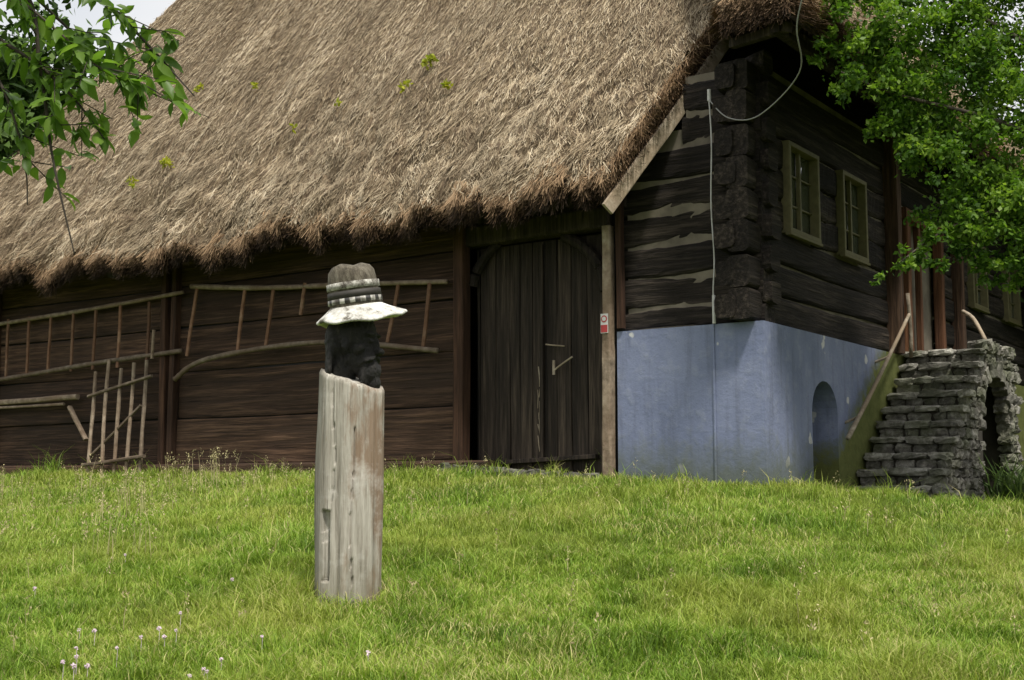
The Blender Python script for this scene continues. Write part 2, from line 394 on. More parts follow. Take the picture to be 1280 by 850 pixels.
b.beam(L(2.22,.0,-.1),L(2.22,.0,3.5),.15,.16,e=.4,segs=14,jit=.016,taper=.85)
b.done('gate_right_post',M['pole'],house)
b=B()
b.beam(L(3.3,.12,1.98),L(2.98,.1,1.93),.02,.02,e=1,jit=.003);b.beam(L(3.15,.12,1.62),L(2.85,.09,1.78),.025,.025,e=1,jit=.003)
b.beam(L(3.17,.12,1.55),L(3.17,.12,1.75),.04,.02,e=.5)
for k in range(7): b.beam(L(3.44+random.uniform(-.03,.03),.17,.5+k*.15),L(3.44+random.uniform(-.03,.03),.17,.72+k*.16),.014,.01,e=.5,jit=.004)  # light in the gap between the leaves, drawn as pale wood slivers
b.done('gate_latch_and_bright_gap',M['grey'],house)
b=B()
for k in range(9): b.stone((-2.43-k*.3,-.12,.10+.02*k),.27,.2,.16,.03)
b.done('gate_threshold_stones',M['stone'],house)

# ---------------- roof ----------------
TH=.42
def sR(t): return np.where(t<.93,1.68+(t+.9)/1.83*(.9-1.68),.9+(t-.93)/4.47*3.1)
def sL(t): return 18.8-(t+.9)/6.3*3.8
def sag(s): return -.05*np.sin((s-1.7)*.9)+.22*vn(s*.9,s*0+3.3)
NU,NV=520,200
uu,vv=np.meshgrid(np.linspace(0,1,NU),np.linspace(0,1,NV))
def front(u,v):
    t=-.9+v*6.3
    s=sR(t)*(1-u)+sL(t)*u
    lv=v*10.6
    low=np.clip(1.1-v*2.4,.15,1)
    ws=s+.35*vn(s*1.3,lv*.8)+.1*lv
    d=.10*vn(s*.8,lv*.6)+low*(.17*vn(ws*2.6,lv*1.1+5)+.14*vn(ws*6,lv*2.4+8))+.05*vn(s*16,lv*1.5)+.03*vn(s*34,lv*2)
    e=np.clip(1-v*7,0,1)
    st=(lv*1.3+.8*vn(ws*2.2,lv*0+2))%1.0
    d=d+.12*low*(st-.5)*np.clip(1.2-v*2.5,0,1)
    zz=3.62+TH+1.38*(t+.9)+sag(s)*e
    lip=np.clip(1-v*40,0,1)
    P=np.stack([-s,t+lip*.03-.81*d-.10*vn(s*1.7,s*0)*e,zz+.587*d-lip*.10],-1)
    return P
P=front(uu,vv)
V=P.reshape(-1,3)
i,j=np.meshgrid(np.arange(NU-1),np.arange(NV-1));i=i.ravel();j=j.ravel()
F=np.stack([j*NU+i,j*NU+i+1,(j+1)*NU+i+1,(j+1)*NU+i],1)[:,::-1]
npmesh('thatch_front_slope',V,F,M['thatch'],house,smooth=True)
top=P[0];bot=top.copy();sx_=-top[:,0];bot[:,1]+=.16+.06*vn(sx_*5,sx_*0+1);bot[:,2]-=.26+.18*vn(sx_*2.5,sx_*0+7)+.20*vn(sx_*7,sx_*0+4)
bot2=bot.copy();bot2[:,1]=1.2;bot2[:,2]=3.55+1.38*2.1
V=np.concatenate([top,bot,bot2]);k=np.arange(NU-1)
F=np.concatenate([np.stack([k,k+1,NU+k+1,NU+k],1),np.stack([NU+k,NU+k+1,2*NU+k+1,2*NU+k],1)])
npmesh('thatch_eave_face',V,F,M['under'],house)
E=Vector(L(1.68,-.9,3.62));EL=Vector(L(18.8,-.9,3.62));T1=Vector(L(.9,.93,6.15));T0=Vector(L(.13,-.70,5.52));K=Vector(L(-.95,-1.29,5.36))
R1=Vector(L(4,5.4,12.3));R2=Vector(L(15,5.4,12.3));KB=Vector(L(-.95,15.8,5.38));BL=Vector(L(18.8,15.5,5.0))
up=Vector((0,0,TH))
b=B()
for tri in ((T0,T1,R1),(K,T0,R1),(KB,K,R1),(BL,KB,R1,R2),(EL,BL,R2)): b.face([p+up for p in tri])
bmesh.ops.subdivide_edges(b.bm,edges=b.bm.edges[:],cuts=3,use_grid_fill=True)
b.done('thatch_other_slopes',M['thatch'],house)
b=B()
for p,q in ((E,T1),(T1,T0),(T0,K),(K,KB),(KB,BL),(BL,EL)): b.face([p,q,q+up,p+up])
for tri in ((T0,T1,R1),(K,T0,R1),(KB,K,R1),(BL,KB,R1,R2),(EL,BL,R2)): b.face(list(tri))
b.face([E+Vector((0,1.2,1.65)),T1,R1,R2,EL+Vector((0,1.2,1.65))])
b.done('roof_underside',M['under'],house)
def straws(name,P,D,Nn,length,width,rnd,mat,jit=.35,lift=.04):
    n=len(P)
    jj=np.asarray(jit)*np.ones(n)
    D=D+rng.normal(0,1,(n,3))*np.array([1,.35,.35])*jj[:,None];D/=np.linalg.norm(D,axis=1)[:,None]
    W=np.cross(D,Nn+rng.normal(0,.3,(n,3)));W/=np.linalg.norm(W,axis=1)[:,None]
    ln=length[:,None];wd=width[:,None]
    l=(np.abs(rng.normal(0,lift,n)))[:,None]
    a=P-D*ln*.5+W*wd*.5-Nn*.01;b_=P-D*ln*.5-W*wd*.5-Nn*.01;c=P+D*ln*.5+Nn*l-W*wd*.3;d=P+D*ln*.5+Nn*l+W*wd*.3
    V=np.stack([a,b_,c,d],1).reshape(-1,3)
    k=np.arange(n)*4;F=np.stack([k,k+1,k+2,k+3],1)
    npmesh(name,V,F,mat,house,rnd=np.repeat(rnd,4))
n=180000
u=rng.random(n);v=rng.random(n)**1.25
Pp=front(u,v);s_=-Pp[:,0]
N0=np.tile(np.array([0,-.81,.587]),(n,1));D0=np.tile(np.array([.12,-.587,-.81]),(n,1))
lw=np.clip(1.0-v*2.0,.18,1)
D0[:,0]+=lw*(.9*vn(s_*1.6,v*14)+.8*vn(s_*5,v*30))+.12
cl=lw*(vn(s_*5,v*14)*1.2+vn(s_*14,v*30)*1.1)+vn(s_*1.2+4,v*5)*.7+vn(s_*9,v*6)*.5
straws('thatch_straw_cover',Pp,D0,N0,rng.uniform(.10,.34,n),rng.uniform(.005,.012,n),np.clip(.53+cl*.5+rng.normal(0,.22,n),0,1),M['straw'],.12+.24*lw,.04)
n=28000
u=rng.random(n);Pe=front(u,np.zeros(n));h=rng.random(n)
Pe[:,2]-=h*.30;Pe[:,1]+=h*.15-.02
clump=.6*np.clip(vn(-Pe[:,0]*4,h*0)+.7*vn(-Pe[:,0]*13,h*0),0,1)
De=np.tile(np.array([.1,-.35,-.85]),(n,1));De[:,0]+=.9*vn(-Pe[:,0]*7,h*0+5);Ne=np.tile(np.array([0,-1,.1]),(n,1))
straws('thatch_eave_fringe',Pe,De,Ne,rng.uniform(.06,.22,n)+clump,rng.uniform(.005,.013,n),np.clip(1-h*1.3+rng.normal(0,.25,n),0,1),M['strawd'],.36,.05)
def edgefr(name,A,Bq,n,down,nn):
    f=rng.random(n);h=rng.random(n)
    A=np.array(A);Bq=np.array(Bq)
    Pq=A+(Bq-A)*f[:,None];Pq[:,2]+=TH*(1-h)+.02;Pq+=rng.normal(0,.02,(n,3))
    straws(name,Pq,np.tile(down,(n,1)),np.tile(nn,(n,1)),rng.uniform(.12,.32,n)+.25*np.clip(vn(f*60,f*0),0,1),rng.uniform(.005,.013,n),np.clip(1-h*.8+rng.normal(0,.25,n),0,1),M['strawd'],.3,.06)
edgefr('thatch_verge_fringe',E,T1,4500,np.array([.15,-.6,-.75]),np.array([1,0,.2]))
edgefr('thatch_corner_fringe',T1,T0,3000,np.array([.3,-.6,-.7]),np.array([-.8,-.6,.2]))
edgefr('thatch_corner_fringe_b',T0,K,5000,np.array([.3,-.6,-.7]),np.array([.2,-1,.2]))
edgefr('thatch_side_fringe',K,KB,14000,np.array([.7,-.1,-.7]),np.array([1,0,.3]))
def trist(name,A,Bq,C,n):
    A,Bq,C=[np.array(q)+np.array([0,0,TH]) for q in (A,Bq,C)]
    r1=np.sqrt(rng.random(n));r2=rng.random(n)
    Pq=A*(1-r1)[:,None]+Bq*(r1*(1-r2))[:,None]+C*(r1*r2)[:,None]
    nn=np.cross(Bq-A,C-A);nn/=np.linalg.norm(nn); nn=nn if nn[2]>0 else -nn
    dn=np.array([0,0,-1])+nn*nn[2];dn/=np.linalg.norm(dn)
    straws(name,Pq,np.tile(dn,(n,1)),np.tile(nn,(n,1)),rng.uniform(.15,.45,n),rng.uniform(.006,.014,n),np.clip(rng.normal(.45,.25,n),0,1),M['straw'],.25,.06)
trist('thatch_corner_straw',R1,T1,T0,9000);trist('thatch_corner_straw_b',R1,T0,K,9000);trist('thatch_side_straw',R1,K,KB,25000);trist('thatch_hip_straw',R2,EL,BL,15000)
b=B()
o=Vector((.06,0,-.02))
b.beam(E+o+Vector((-.0,-.1,-.12)),T1+o+Vector((0,.03,.0)),.05,.18,e=.2,segs=14,jit=.014)
b.done('verge_board',M['grey'],house)
b=B()
for k in range(7):
    q=K.lerp(KB,k/16+.03);b.beam(q+Vector((-.1,0,.0)),q+Vector((-1.6,0,1.15)),.1,.12,e=.3)
b.beam(K+Vector((-.25,.2,-.02)),KB+Vector((-.25,0,-.02)),.12,.12,e=.3)
b.beam(K+Vector((-.1,.25,-.03)),T0+Vector((0,.25,-.03)),.12,.12,e=.3)
b.done('rafters',M['gate'],house)

def leafmesh(name,C,size,rnd,mat,parent=None,house_=False,droop=.3,wid=.32):
    n=len(C);d=rng.normal(0,1,(n,3));d[:,2]-=droop;d/=np.linalg.norm(d,axis=1)[:,None]
    up_=rng.normal(0,.6,(n,3));up_[:,2]+=1
    w=np.cross(d,up_);w/=np.linalg.norm(w,axis=1)[:,None]+1e-6
    nn=np.cross(w,d);sz=size[:,None]
    a=C;b_=C+d*sz*.45+w*sz*wid-nn*sz*.06;c=C+d*sz-nn*sz*.05;e=C+d*sz*.45-w*sz*wid-nn*sz*.06
    V=np.stack([a,b_,c,e],1).reshape(-1,3);k=np.arange(n)*4
    F=np.concatenate([np.stack([k,k+1,k+2],1),np.stack([k,k+2,k+3],1)])
    return npmesh(name,V,F,mat,parent,house_,rnd=np.repeat(rnd,4))
def clumppts(clumps,n_per,sub=12,flat=.7):
    Cs=[];R=[]
    for (x,y,z,r) in clumps:
        m=max(3,int(sub*(r/.5)**1.0))
        sc=rng.normal(0,1,(m,3));sc/=np.linalg.norm(sc,axis=1)[:,None];sc*=(rng.random(m)**.45*r)[:,None]
        sr=rng.uniform(.22,.42,m)*r
        k=int(n_per*(r/.5)**2/m)+1
        for q,rr in zip(sc,sr):
            p=rng.normal(0,.55,(k,3))*rr;p[:,2]*=flat
            p[:,2]-=.35*(p[:,0]**2+p[:,1]**2)/max(rr,.05)
            Cs.append(np.array([x,y,z])+q+p)
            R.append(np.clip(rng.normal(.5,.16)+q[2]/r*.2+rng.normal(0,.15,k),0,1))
    return np.concatenate(Cs),np.concatenate(R)
pts=[];
for (s,t,r) in ((5.9,.95,.15),(5.3,.55,.10),(6.2,.65,.09),(11.9,1.5,.10),(11.2,.2,.13),(7.5,.6,.06),(5.6,2.6,.08),(11.9,.0,.10),(10.2,1.3,.06),(8.3,.35,.05)):
    pts.append((-s,t-.16,3.62+TH+1.38*(t+.9)+.11,r))
c,r_=clumppts(pts,1100,6);leafmesh('roof_weeds',c,rng.uniform(.04,.10,len(c)),r_,M['weed'],house,droop=-.4)

# ---------------- items on barn wall ----------------
def ladder(name,up_pts,lo_pts,rungs,lo_off=0):
    e=empty(name,house=True)
    b=B();b.poly(smoothpts(up_pts,8),.045,.035,8,.12);b.poly(smoothpts(lo_pts,8),.045,.04,8,.12);b.done('rails',M['pole'],e,smooth=True)
    b=B()
    for (s0,z0,s1,z1) in rungs: b.beam(L(s0,-.13,z0),L(s1,-.13,z1),.06,.035,e=.4,segs=3,jit=.006,up=(0,1,0))
    b.done('rungs',M['pole2'],e)
ladder('wooden_ladder',[L(17.6,-.12,3.08),L(15.7,-.12,3.13),L(13,-.12,3.2),L(10.5,-.12,3.3)],[L(17.6,-.12,2.0),L(15.7,-.12,2.05),L(13,-.12,2.2),L(10.5,-.12,2.3)],
 [(s,3.2,s+.02,2.1) for s in (17,16.2,15.4,14.75,14.1,13.43,12.8,12.12,11.35)])
ladder('wooden_ladder',[L(10.3,-.12,3.38),L(8.5,-.12,3.2),L(6.5,-.12,3.08),L(4.85,-.12,2.97)],[L(10.6,-.16,1.82),L(9.8,-.16,2.12),L(7.33,-.14,2.24),L(5.0,-.14,1.97)],
 [(10.15,3.35,10.35,2.2),(9.0,3.22,9.15,2.2),(8.35,3.2,8.5,2.2),(7.65,3.2,7.75,2.7),(6.85,3.1,6.9,2.2),(5.75,3.05,5.95,2.15),(5.15,3.0,5.28,2.02)])
e=empty('wooden_hay_rack',house=True)
b=B()
for s0,s1 in ((12.42,12.66),(12.08,12.3),(11.74,11.95),(11.42,11.62),(11.08,11.28)):
    b.beam(L(s0,-.45,.18),L(s1,-.2,2.1+random.uniform(-.08,.15)),.065,.055,e=.8,segs=5,jit=.014)
b.beam(L(12.7,-.3,1.6),L(11.05,-.27,1.9),.065,.055,e=.7,jit=.01);b.beam(L(12.55,-.47,.40),L(10.95,-.46,.52),.07,.06,e=.7,jit=.01)
b.beam(L(12.5,-.42,.5),L(11.3,-.28,1.4),.05,.045,e=.7,jit=.01);b.beam(L(11.2,-.16,2.2),L(11.2,-.14,2.7),.05,.05,e=.8)
b.done('bars',M['pole'],e)
e=empty('wooden_shaft_pole',house=True)
b=B();b.beam(L(16.5,-.14,1.62),L(13.2,-.14,1.62),.10,.1,e=.8,segs=6,jit=.012);b.beam(L(16.5,-.14,1.50),L(13.6,-.14,1.52),.05,.05,e=.8,segs=6,jit=.008)
b.beam(L(13.4,-.16,1.45),L(12.85,-.2,.85),.09,.06,e=.6,jit=.01);b.done('shafts',M['pole'],e)
e=empty('warning_sign',house=True)
b=B();b.box(-2.275,-2.165,-.112,-.10,2.04,2.30);b.done('plate',M['signw'],e)
b=B()
bmesh.ops.create_circle(b.bm,cap_ends=True,radius=.047,segments=24,matrix=Matrix.Translation((-2.22,-.1155,2.23))@Matrix.Rotation(math.pi/2,4,'X'))
b.box(-2.27,-2.17,-.1155,-.113,2.05,2.15);b.done('red_marks',M['signr'],e)
b=B();bmesh.ops.create_circle(b.bm,cap_ends=True,radius=.030,segments=20,matrix=Matrix.Translation((-2.22,-.118,2.23))@Matrix.Rotation(math.pi/2,4,'X'));b.done('disc',M['signw'],e)
e=empty('lightning_cable',house=True)
b=B()
b.poly(smoothpts([L(.66,-.06,5.0),L(.63,-.07,4.4),L(.65,-.07,3.6),L(.62,-.07,2.9),L(.64,-.07,2.5),L(.65,-.06,2.1)],8),.010,.010,6)
b.done('down_conductor',M['wire'],e,smooth=True)
b=B();b.beam(L(.64,-.06,2.06),L(.64,-.06,2.42),.045,.045,e=1);b.beam(L(.66,-.05,4.95),L(.66,-.05,5.1),.05,.05,e=1)
b.done('insulators',M['wire'],e)
b=B();b.beam(L(.68,-.010,-.1),L(.68,-.010,2.06),.03,.02,e=.6);b.done('conduit',M['blue'],e)
b=B();b.poly(smoothpts([L(.64,-.1,4.95),L(.3,-.25,4.62),L(-.21,-.46,4.52),L(-.89,-.84,4.83),L(-1.14,-1.5,5.14),L(-1.35,-1.72,5.63),L(-1.2,-1.6,6.3)],8),.008,.008,6)
b.done('overhead_wire',M['wiredark'],e,smooth=True)

# ---------------- stairs ----------------
st=empty('stone_staircase',house=True)
b=B();core=B();sl_=B()
N=10;t0=2.76;dt=.275;z0=-.2;dz=.232
for k in range(N):
    t=t0+k*dt;zz=z0+k*dz
    core.box(.08,1.08,t+.07,t+dt+.1 if k<N-1 else 5.6,-1,zz+dz-.06)
    x=.04+random.uniform(0,.03)
    while x<1.14:
        w=random.uniform(.2,.45);w=min(w,1.19-x)
        if w<.12: w=.15
        b.stone((x+w/2,t+.19+random.uniform(-.015,.015),zz+.06),w-.015,.34,.15,.022)
        x+=w
    x=.0+random.uniform(0,.04);zs=zz+dz-.05
    while x<1.16:
        w=random.uniform(.28,.6);w=min(w,1.23-x+random.uniform(-.02,.04))
        if w<.15: w=.16
        th=random.uniform(.085,.12)
        sl_.stone((x+w/2,t+.15+random.uniform(-.03,.02),zs+random.uniform(-.012,.008)),w-.012,.36,th,.022)
        x+=w
core.box(.1,1.06,5.45,7.3,1.75,2.03);core.box(.1,1.04,7.0,7.4,-1,2.0)
core.done('mortar_core',M['mortar'],st)
for k in range(6):
    for q in range(3):
        sl_.stone((.28+q*.35,5.65+k*.3,2.06),.33,.28,.14,.02)
sl_.done('step_slabs',M['slab'],st)
z=-.5
while z<2.15:
    h=random.uniform(.12,.20);t=3.0+random.uniform(0,.2)
    while t<7.4:
        w=random.uniform(.16,.38);tc_=t+w/2;top_=z0+dz*(min(N,(t-.1-t0)/dt))
        inarch=abs(tc_-6.05)<.82 and z+h/2<.95+math.sqrt(max(0,.82**2-(tc_-6.05)**2))
        if z+h<top_+.02 and not inarch:
            b.stone((1.07+random.uniform(-.02,.03),t+w/2,z+h/2),.22,w-.015,h-.012,.028)
        t+=w
    z+=h
for a in range(13):
    an=math.pi*a/12;c_=math.cos(an);s_2=math.sin(an)
    b.beam((1.10,6.05+c_*.78,.95+s_2*.78),(1.10,6.05+c_*1.0,.95+s_2*1.0),.25,.17,e=.4,segs=2,jit=.02,up=(0,-s_2,c_))
for k in range(6):
    b.stone((1.06,5.62+k*.31,2.18),.3,.29,random.uniform(.12,.22),.04)
b.done('stones',M['stone'],st)
e=empty('wooden_handrail',house=True)
b=B();b.poly(smoothpts([L(-.18,2.3,.67),L(-.2,3.2,1.33),L(-.2,4.2,2.05),L(-.2,5.05,2.68)],6),.034,.026,8,.06)
b.beam(L(-.2,5.08,2.0),L(-.2,5.02,3.0),.06,.05,e=.9,jit=.01);b.beam(L(.02,2.7,.9),L(-.2,2.7,.98),.04,.04,e=1);b.beam(L(.02,4.0,1.85),L(-.2,4.0,1.92),.04,.04,e=1)
b.poly(smoothpts([L(-.5,6.9,2.9),L(-.8,6.4,2.7),L(-1.08,6.0,2.3)],6),.035,.03,8,.06)
b.done('poles',M['grey'],e,smooth=True)

# ---------------- statue ----------------
PX,PY=-1.238,10.0
gz=float(ground(PX,PY))
stt=empty('carved_wooden_statue',loc=(PX,PY,0))
na,nz=160,130
A=np.linspace(0,2*np.pi,na,endpoint=False);Z=np.linspace(0,1,nz)
AA,ZZ=np.meshgrid(A,Z)
cx,sy=np.cos(AA),np.sin(AA)
topz=.84-.07*cx+.035*sy+.02*vn(AA*3,AA*0)
zb=gz-.25
zz=zb+(topz-zb)*ZZ
r=.238+.014*np.sin(2*AA+1)+.020*vn(cx*3+5,zz*1.2)+.016*vn(AA*5,zz*.6)+.009*vn(AA*22,zz*1.2)
r*=1+.05*np.clip((.25-ZZ)/.25,0,1)
r=r-.014*np.clip((ZZ-.985)/.015,0,1)
xo=cx*r;fr=(sy<0)
slot=fr&(xo>-.175+.01*np.sin(zz*9))&(xo<-.118)&(zz>-.68)&(zz<-.17)
r=np.where(slot,r-.11,r)
crk=fr&(np.abs(xo-.05-.012*np.sin(zz*5))<.006)&(zz<.45)
r=np.where(crk,r-.03,r)
crk=fr&(np.abs(xo+.10-.01*np.sin(zz*7))<.005)&(zz>-.1)
r=np.where(crk,r-.02,r)
V=np.stack([cx*r,sy*r,zz],-1).reshape(-1,3)
i,j=np.meshgrid(np.arange(na),np.arange(nz-1));i=i.ravel();j=j.ravel()
F=np.stack([j*na+i,j*na+(i+1)%na,(j+1)*na+(i+1)%na,(j+1)*na+i],1)
nV=len(V);V=np.concatenate([V,[[0,0,.84]]]);q=np.arange(na)
T=np.stack([(nz-1)*na+q,(nz-1)*na+(q+1)%na,np.full(na,nV)],1)
Ft=np.concatenate([F[:,[0,1,2]],F[:,[0,2,3]],T])
m,nt,bb=mat_new('weathered_post_wood')
v=coords(nt,(10,10,.55));n1=noise(nt,v,2,10,.7);n2=noise(nt,coords(nt,(2.6,2.6,.8)),1.8,6,.65);n3=noise(nt,coords(nt,(34,34,.5)),2,4,.6);n4=noise(nt,coords(nt),3,6,.7)
rr=ramp(nt,[(.3,(.17,.15,.12)),(.5,(.35,.325,.28)),(.72,(.60,.57,.51))]);nt.links.new(n1.outputs[0],rr.inputs[0])
sx2=nt.nodes.new('ShaderNodeSeparateXYZ');tc2=nt.nodes.new('ShaderNodeTexCoord');nt.links.new(tc2.outputs['Object'],sx2.inputs[0])
# bark-brown stain stronger on the right upper side
ad=nt.nodes.new('ShaderNodeMath');ad.operation='MULTIPLY_ADD';nt.links.new(sx2.outputs[0],ad.inputs[0]);ad.inputs[1].default_value=.45;nt.links.new(n2.outputs[0],ad.inputs[2])
c=mixc(nt,maprange(nt,ad.outputs[0],.52,.64,0,.8),rr.outputs[0],(.20,.125,.075))
c=mixc(nt,maprange(nt,n3.outputs[0],.62,.70,0,.7),c,(.06,.05,.04))
c=mixc(nt,maprange(nt,n4.outputs[0],.52,.70,0,.6),c,(.62,.60,.56))
c=mixc(nt,maprange(nt,sx2.outputs[0],-.15,-.24,0,.6),c,(.14,.125,.10))  # darker left edge: side shading painted into the wood colour
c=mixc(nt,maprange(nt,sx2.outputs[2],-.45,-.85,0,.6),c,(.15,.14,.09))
nt.links.new(c,bb.inputs['Base Color']);bb.inputs['Roughness'].default_value=.9;bump(nt,bb,n1.outputs[0],1,.02)
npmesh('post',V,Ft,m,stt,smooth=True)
mh,nt,bb=mat_new('charred_dark_wood');n1=noise(nt,coords(nt,(4,4,1.5)),6,8,.75)
rr=ramp(nt,[(.3,(.003,.003,.003)),(.55,(.011,.0095,.0085)),(.75,(.05,.043,.036))]);nt.links.new(n1.outputs[0],rr.inputs[0]);nt.links.new(rr.outputs[0],bb.inputs['Base Color']);bb.inputs['Roughness'].default_value=.7;bump(nt,bb,n1.outputs[0],1,.05)
bm=bmesh.new()
def ell(c,r,rot=0,rotx=0):
    mt=Matrix.Translation(c)@Matrix.Rotation(rot,4,'Y')@Matrix.Rotation(rotx,4,'X')@Matrix.Diagonal((*r,1))
    bmesh.ops.create_uvsphere(bm,u_segments=28,v_segments=18,radius=1,matrix=mt)
ell((-.02,0,1.17),(.185,.165,.22));ell((.03,0,1.0),(.14,.125,.14));ell((-.09,0,.92),(.10,.13,.17));ell((-.12,0,1.12),(.11,.17,.20))
ell((.15,0,1.085),(.05,.026,.085),rot=-.35);ell((.20,0,1.03),(.04,.036,.028))
ell((.135,.055,1.165),(.055,.06,.020));ell((.135,-.055,1.165),(.055,.06,.020))
ell((.14,-.055,.985),(.05,.065,.022),rotx=.5);ell((.14,.055,.985),(.05,.065,.022),rotx=-.5)
ell((.14,0,.945),(.05,.04,.018))
ell((.12,0,.88),(.085,.095,.10),rot=.3);ell((.16,0,.80),(.05,.05,.06))
ell((-.02,-.165,1.08),(.03,.02,.05));ell((-.02,.165,1.08),(.03,.02,.05))
ell((.06,-.11,1.05),(.07,.04,.04));ell((.06,.11,1.05),(.07,.04,.04))
for sg in (1,-1): ell((.145,sg*.055,1.115),(.022,.026,.015))
for k in range(9):
    a=-.6+k*.15
    for sg in (1,-1): ell((-.19*math.cos(a*.9)+.02,sg*(.06+.012*k),.97+.015*(k%2)),(.025,.022,.14),rot=.08)
for k in range(5):
    for sg in (1,-1): ell((.19-.02*k,sg*.022*k,.86-.01*(k%2)),(.02,.012,.085),rot=.25)
me=bpy.data.meshes.new('head');bm.to_mesh(me);bm.free();me.materials.append(mh)
hd=link(bpy.data.objects.new('head',me),stt);md=hd.modifiers.new('r','REMESH');md.mode='VOXEL';md.voxel_size=.009;md.use_smooth_shade=True
tx=bpy.data.textures.new('carve','CLOUDS');tx.noise_scale=.05
md2=hd.modifiers.new('d','DISPLACE');md2.texture=tx;md2.strength=.022;md2.mid_level=.5;md2.texture_coords='LOCAL'
hd.location=(.03,-.03,.0);hd.rotation_euler=(0,0,math.radians(-14))
def lathe(name,prof,mat,seg=72,wob=None):
    V=[];F=[]
    for i_,(r_,z_) in enumerate(prof):
        for j_ in range(seg):
            a=2*math.pi*j_/seg;k=1;dz_=0
            if wob: k,dz_=wob(a,r_,z_)
            V.append((math.cos(a)*r_*k,math.sin(a)*r_*k*.93,z_+dz_))
    for i_ in range(len(prof)-1):
        for j_ in range(seg):
            F.append((i_*seg+j_,i_*seg+(j_+1)%seg,(i_+1)*seg+(j_+1)%seg,(i_+1)*seg+j_))
    return npmesh(name,V,F,mat,hat,smooth=True)
hat=bpy.data.objects.new('hat',None);COL.objects.link(hat);hat.parent=stt;hat.location=(.035,0,1.365);hat.rotation_euler=(math.radians(6),math.radians(-8),0)
mw,nt,bb=mat_new('peeling_white_paint');n1=noise(nt,coords(nt),7,9,.75);n2=noise(nt,coords(nt),2.5,4)
rr=ramp(nt,[(.36,(.09,.08,.06)),(.43,(.40,.39,.36)),(.60,(.76,.75,.72))]);nt.links.new(n1.outputs[0],rr.inputs[0])
nt.links.new(mixc(nt,maprange(nt,n2.outputs[0],.50,.70,0,.5),rr.outputs[0],(.34,.33,.29)),bb.inputs['Base Color']);bb.inputs['Roughness'].default_value=.75;bump(nt,bb,n1.outputs[0],.7,.014)
mb,nt,bb=mat_new('worn_white_band');n1=noise(nt,coords(nt),11,9,.8)
rr=ramp(nt,[(.40,(.06,.05,.04)),(.50,(.25,.24,.21)),(.64,(.58,.57,.53))]);nt.links.new(n1.outputs[0],rr.inputs[0]);nt.links.new(rr.outputs[0],bb.inputs['Base Color']);bb.inputs['Roughness'].default_value=.8;bump(nt,bb,n1.outputs[0],.6,.012)
mc,nt,bb=mat_new('mossy_brown_wood');n1=noise(nt,coords(nt,(3,3,1)),8,8,.75)
rr=ramp(nt,[(.3,(.03,.024,.017)),(.5,(.095,.08,.057)),(.7,(.20,.18,.14))]);nt.links.new(n1.outputs[0],rr.inputs[0]);nt.links.new(rr.outputs[0],bb.inputs['Base Color']);bb.inputs['Roughness'].default_value=.9;bump(nt,bb,n1.outputs[0],1,.02)
def bw_(a,r_,z_):
    f=max(0,(r_-.2)/.13);return 1+.06*f*math.cos(a)+.03*f*math.sin(3*a+.5)+.015*f*math.sin(11*a),f*(.014*math.sin(2*a+1)+.007*math.sin(7*a))
lathe('brim',[(.19,.045),(.21,.03),(.25,.0),(.30,-.035),(.345,-.065),(.352,-.078),(.34,-.088),(.28,-.075),(.2,-.06),(.15,-.05)],mw,wob=bw_)
cw=lambda a,r_,z_:(1+.02*math.sin(3*a+z_*20)+.01*math.sin(9*a+z_*30),.014*math.sin(2*a) if z_>.28 else 0)
lathe('crown',[(.205,.02),(.203,.08),(.198,.12),(.195,.16),(.192,.20),(.188,.24),(.178,.30),(.15,.335),(.10,.352),(.05,.34),(.001,.335)],mc,wob=cw)
lathe('white_band',[(.192,.165),(.206,.167),(.204,.218),(.19,.22)],mb)
mk,nt,bb=mat_new('checkered_band');w_=nt.nodes.new('ShaderNodeTexCoord');sx=nt.nodes.new('ShaderNodeSeparateXYZ');nt.links.new(w_.outputs['Object'],sx.inputs[0])
at=nt.nodes.new('ShaderNodeMath');at.operation='ARCTAN2';nt.links.new(sx.outputs[1],at.inputs[0]);nt.links.new(sx.outputs[0],at.inputs[1])
ml=nt.nodes.new('ShaderNodeMath');ml.operation='MULTIPLY';ml.inputs[1].default_value=15;nt.links.new(at.outputs[0],ml.inputs[0])
sn=nt.nodes.new('ShaderNodeMath');sn.operation='SINE';nt.links.new(ml.outputs[0],sn.inputs[0])
n1=noise(nt,coords(nt),11,6,.7)
cc=mixc(nt,maprange(nt,sn.outputs[0],-.1,.1),(.02,.02,.02),(.50,.49,.45));nt.links.new(mixc(nt,maprange(nt,n1.outputs[0],.45,.62,0,.85),cc,(.07,.06,.05)),bb.inputs['Base Color'])
lathe('check_band',[(.195,.055),(.213,.057),(.211,.095),(.195,.097)],mk)
mk2=simple('black_band',(.030,.026,.022),.7,.7,14);lathe('black_band',[(.195,.100),(.209,.101),(.206,.150),(.192,.152)],mk2)

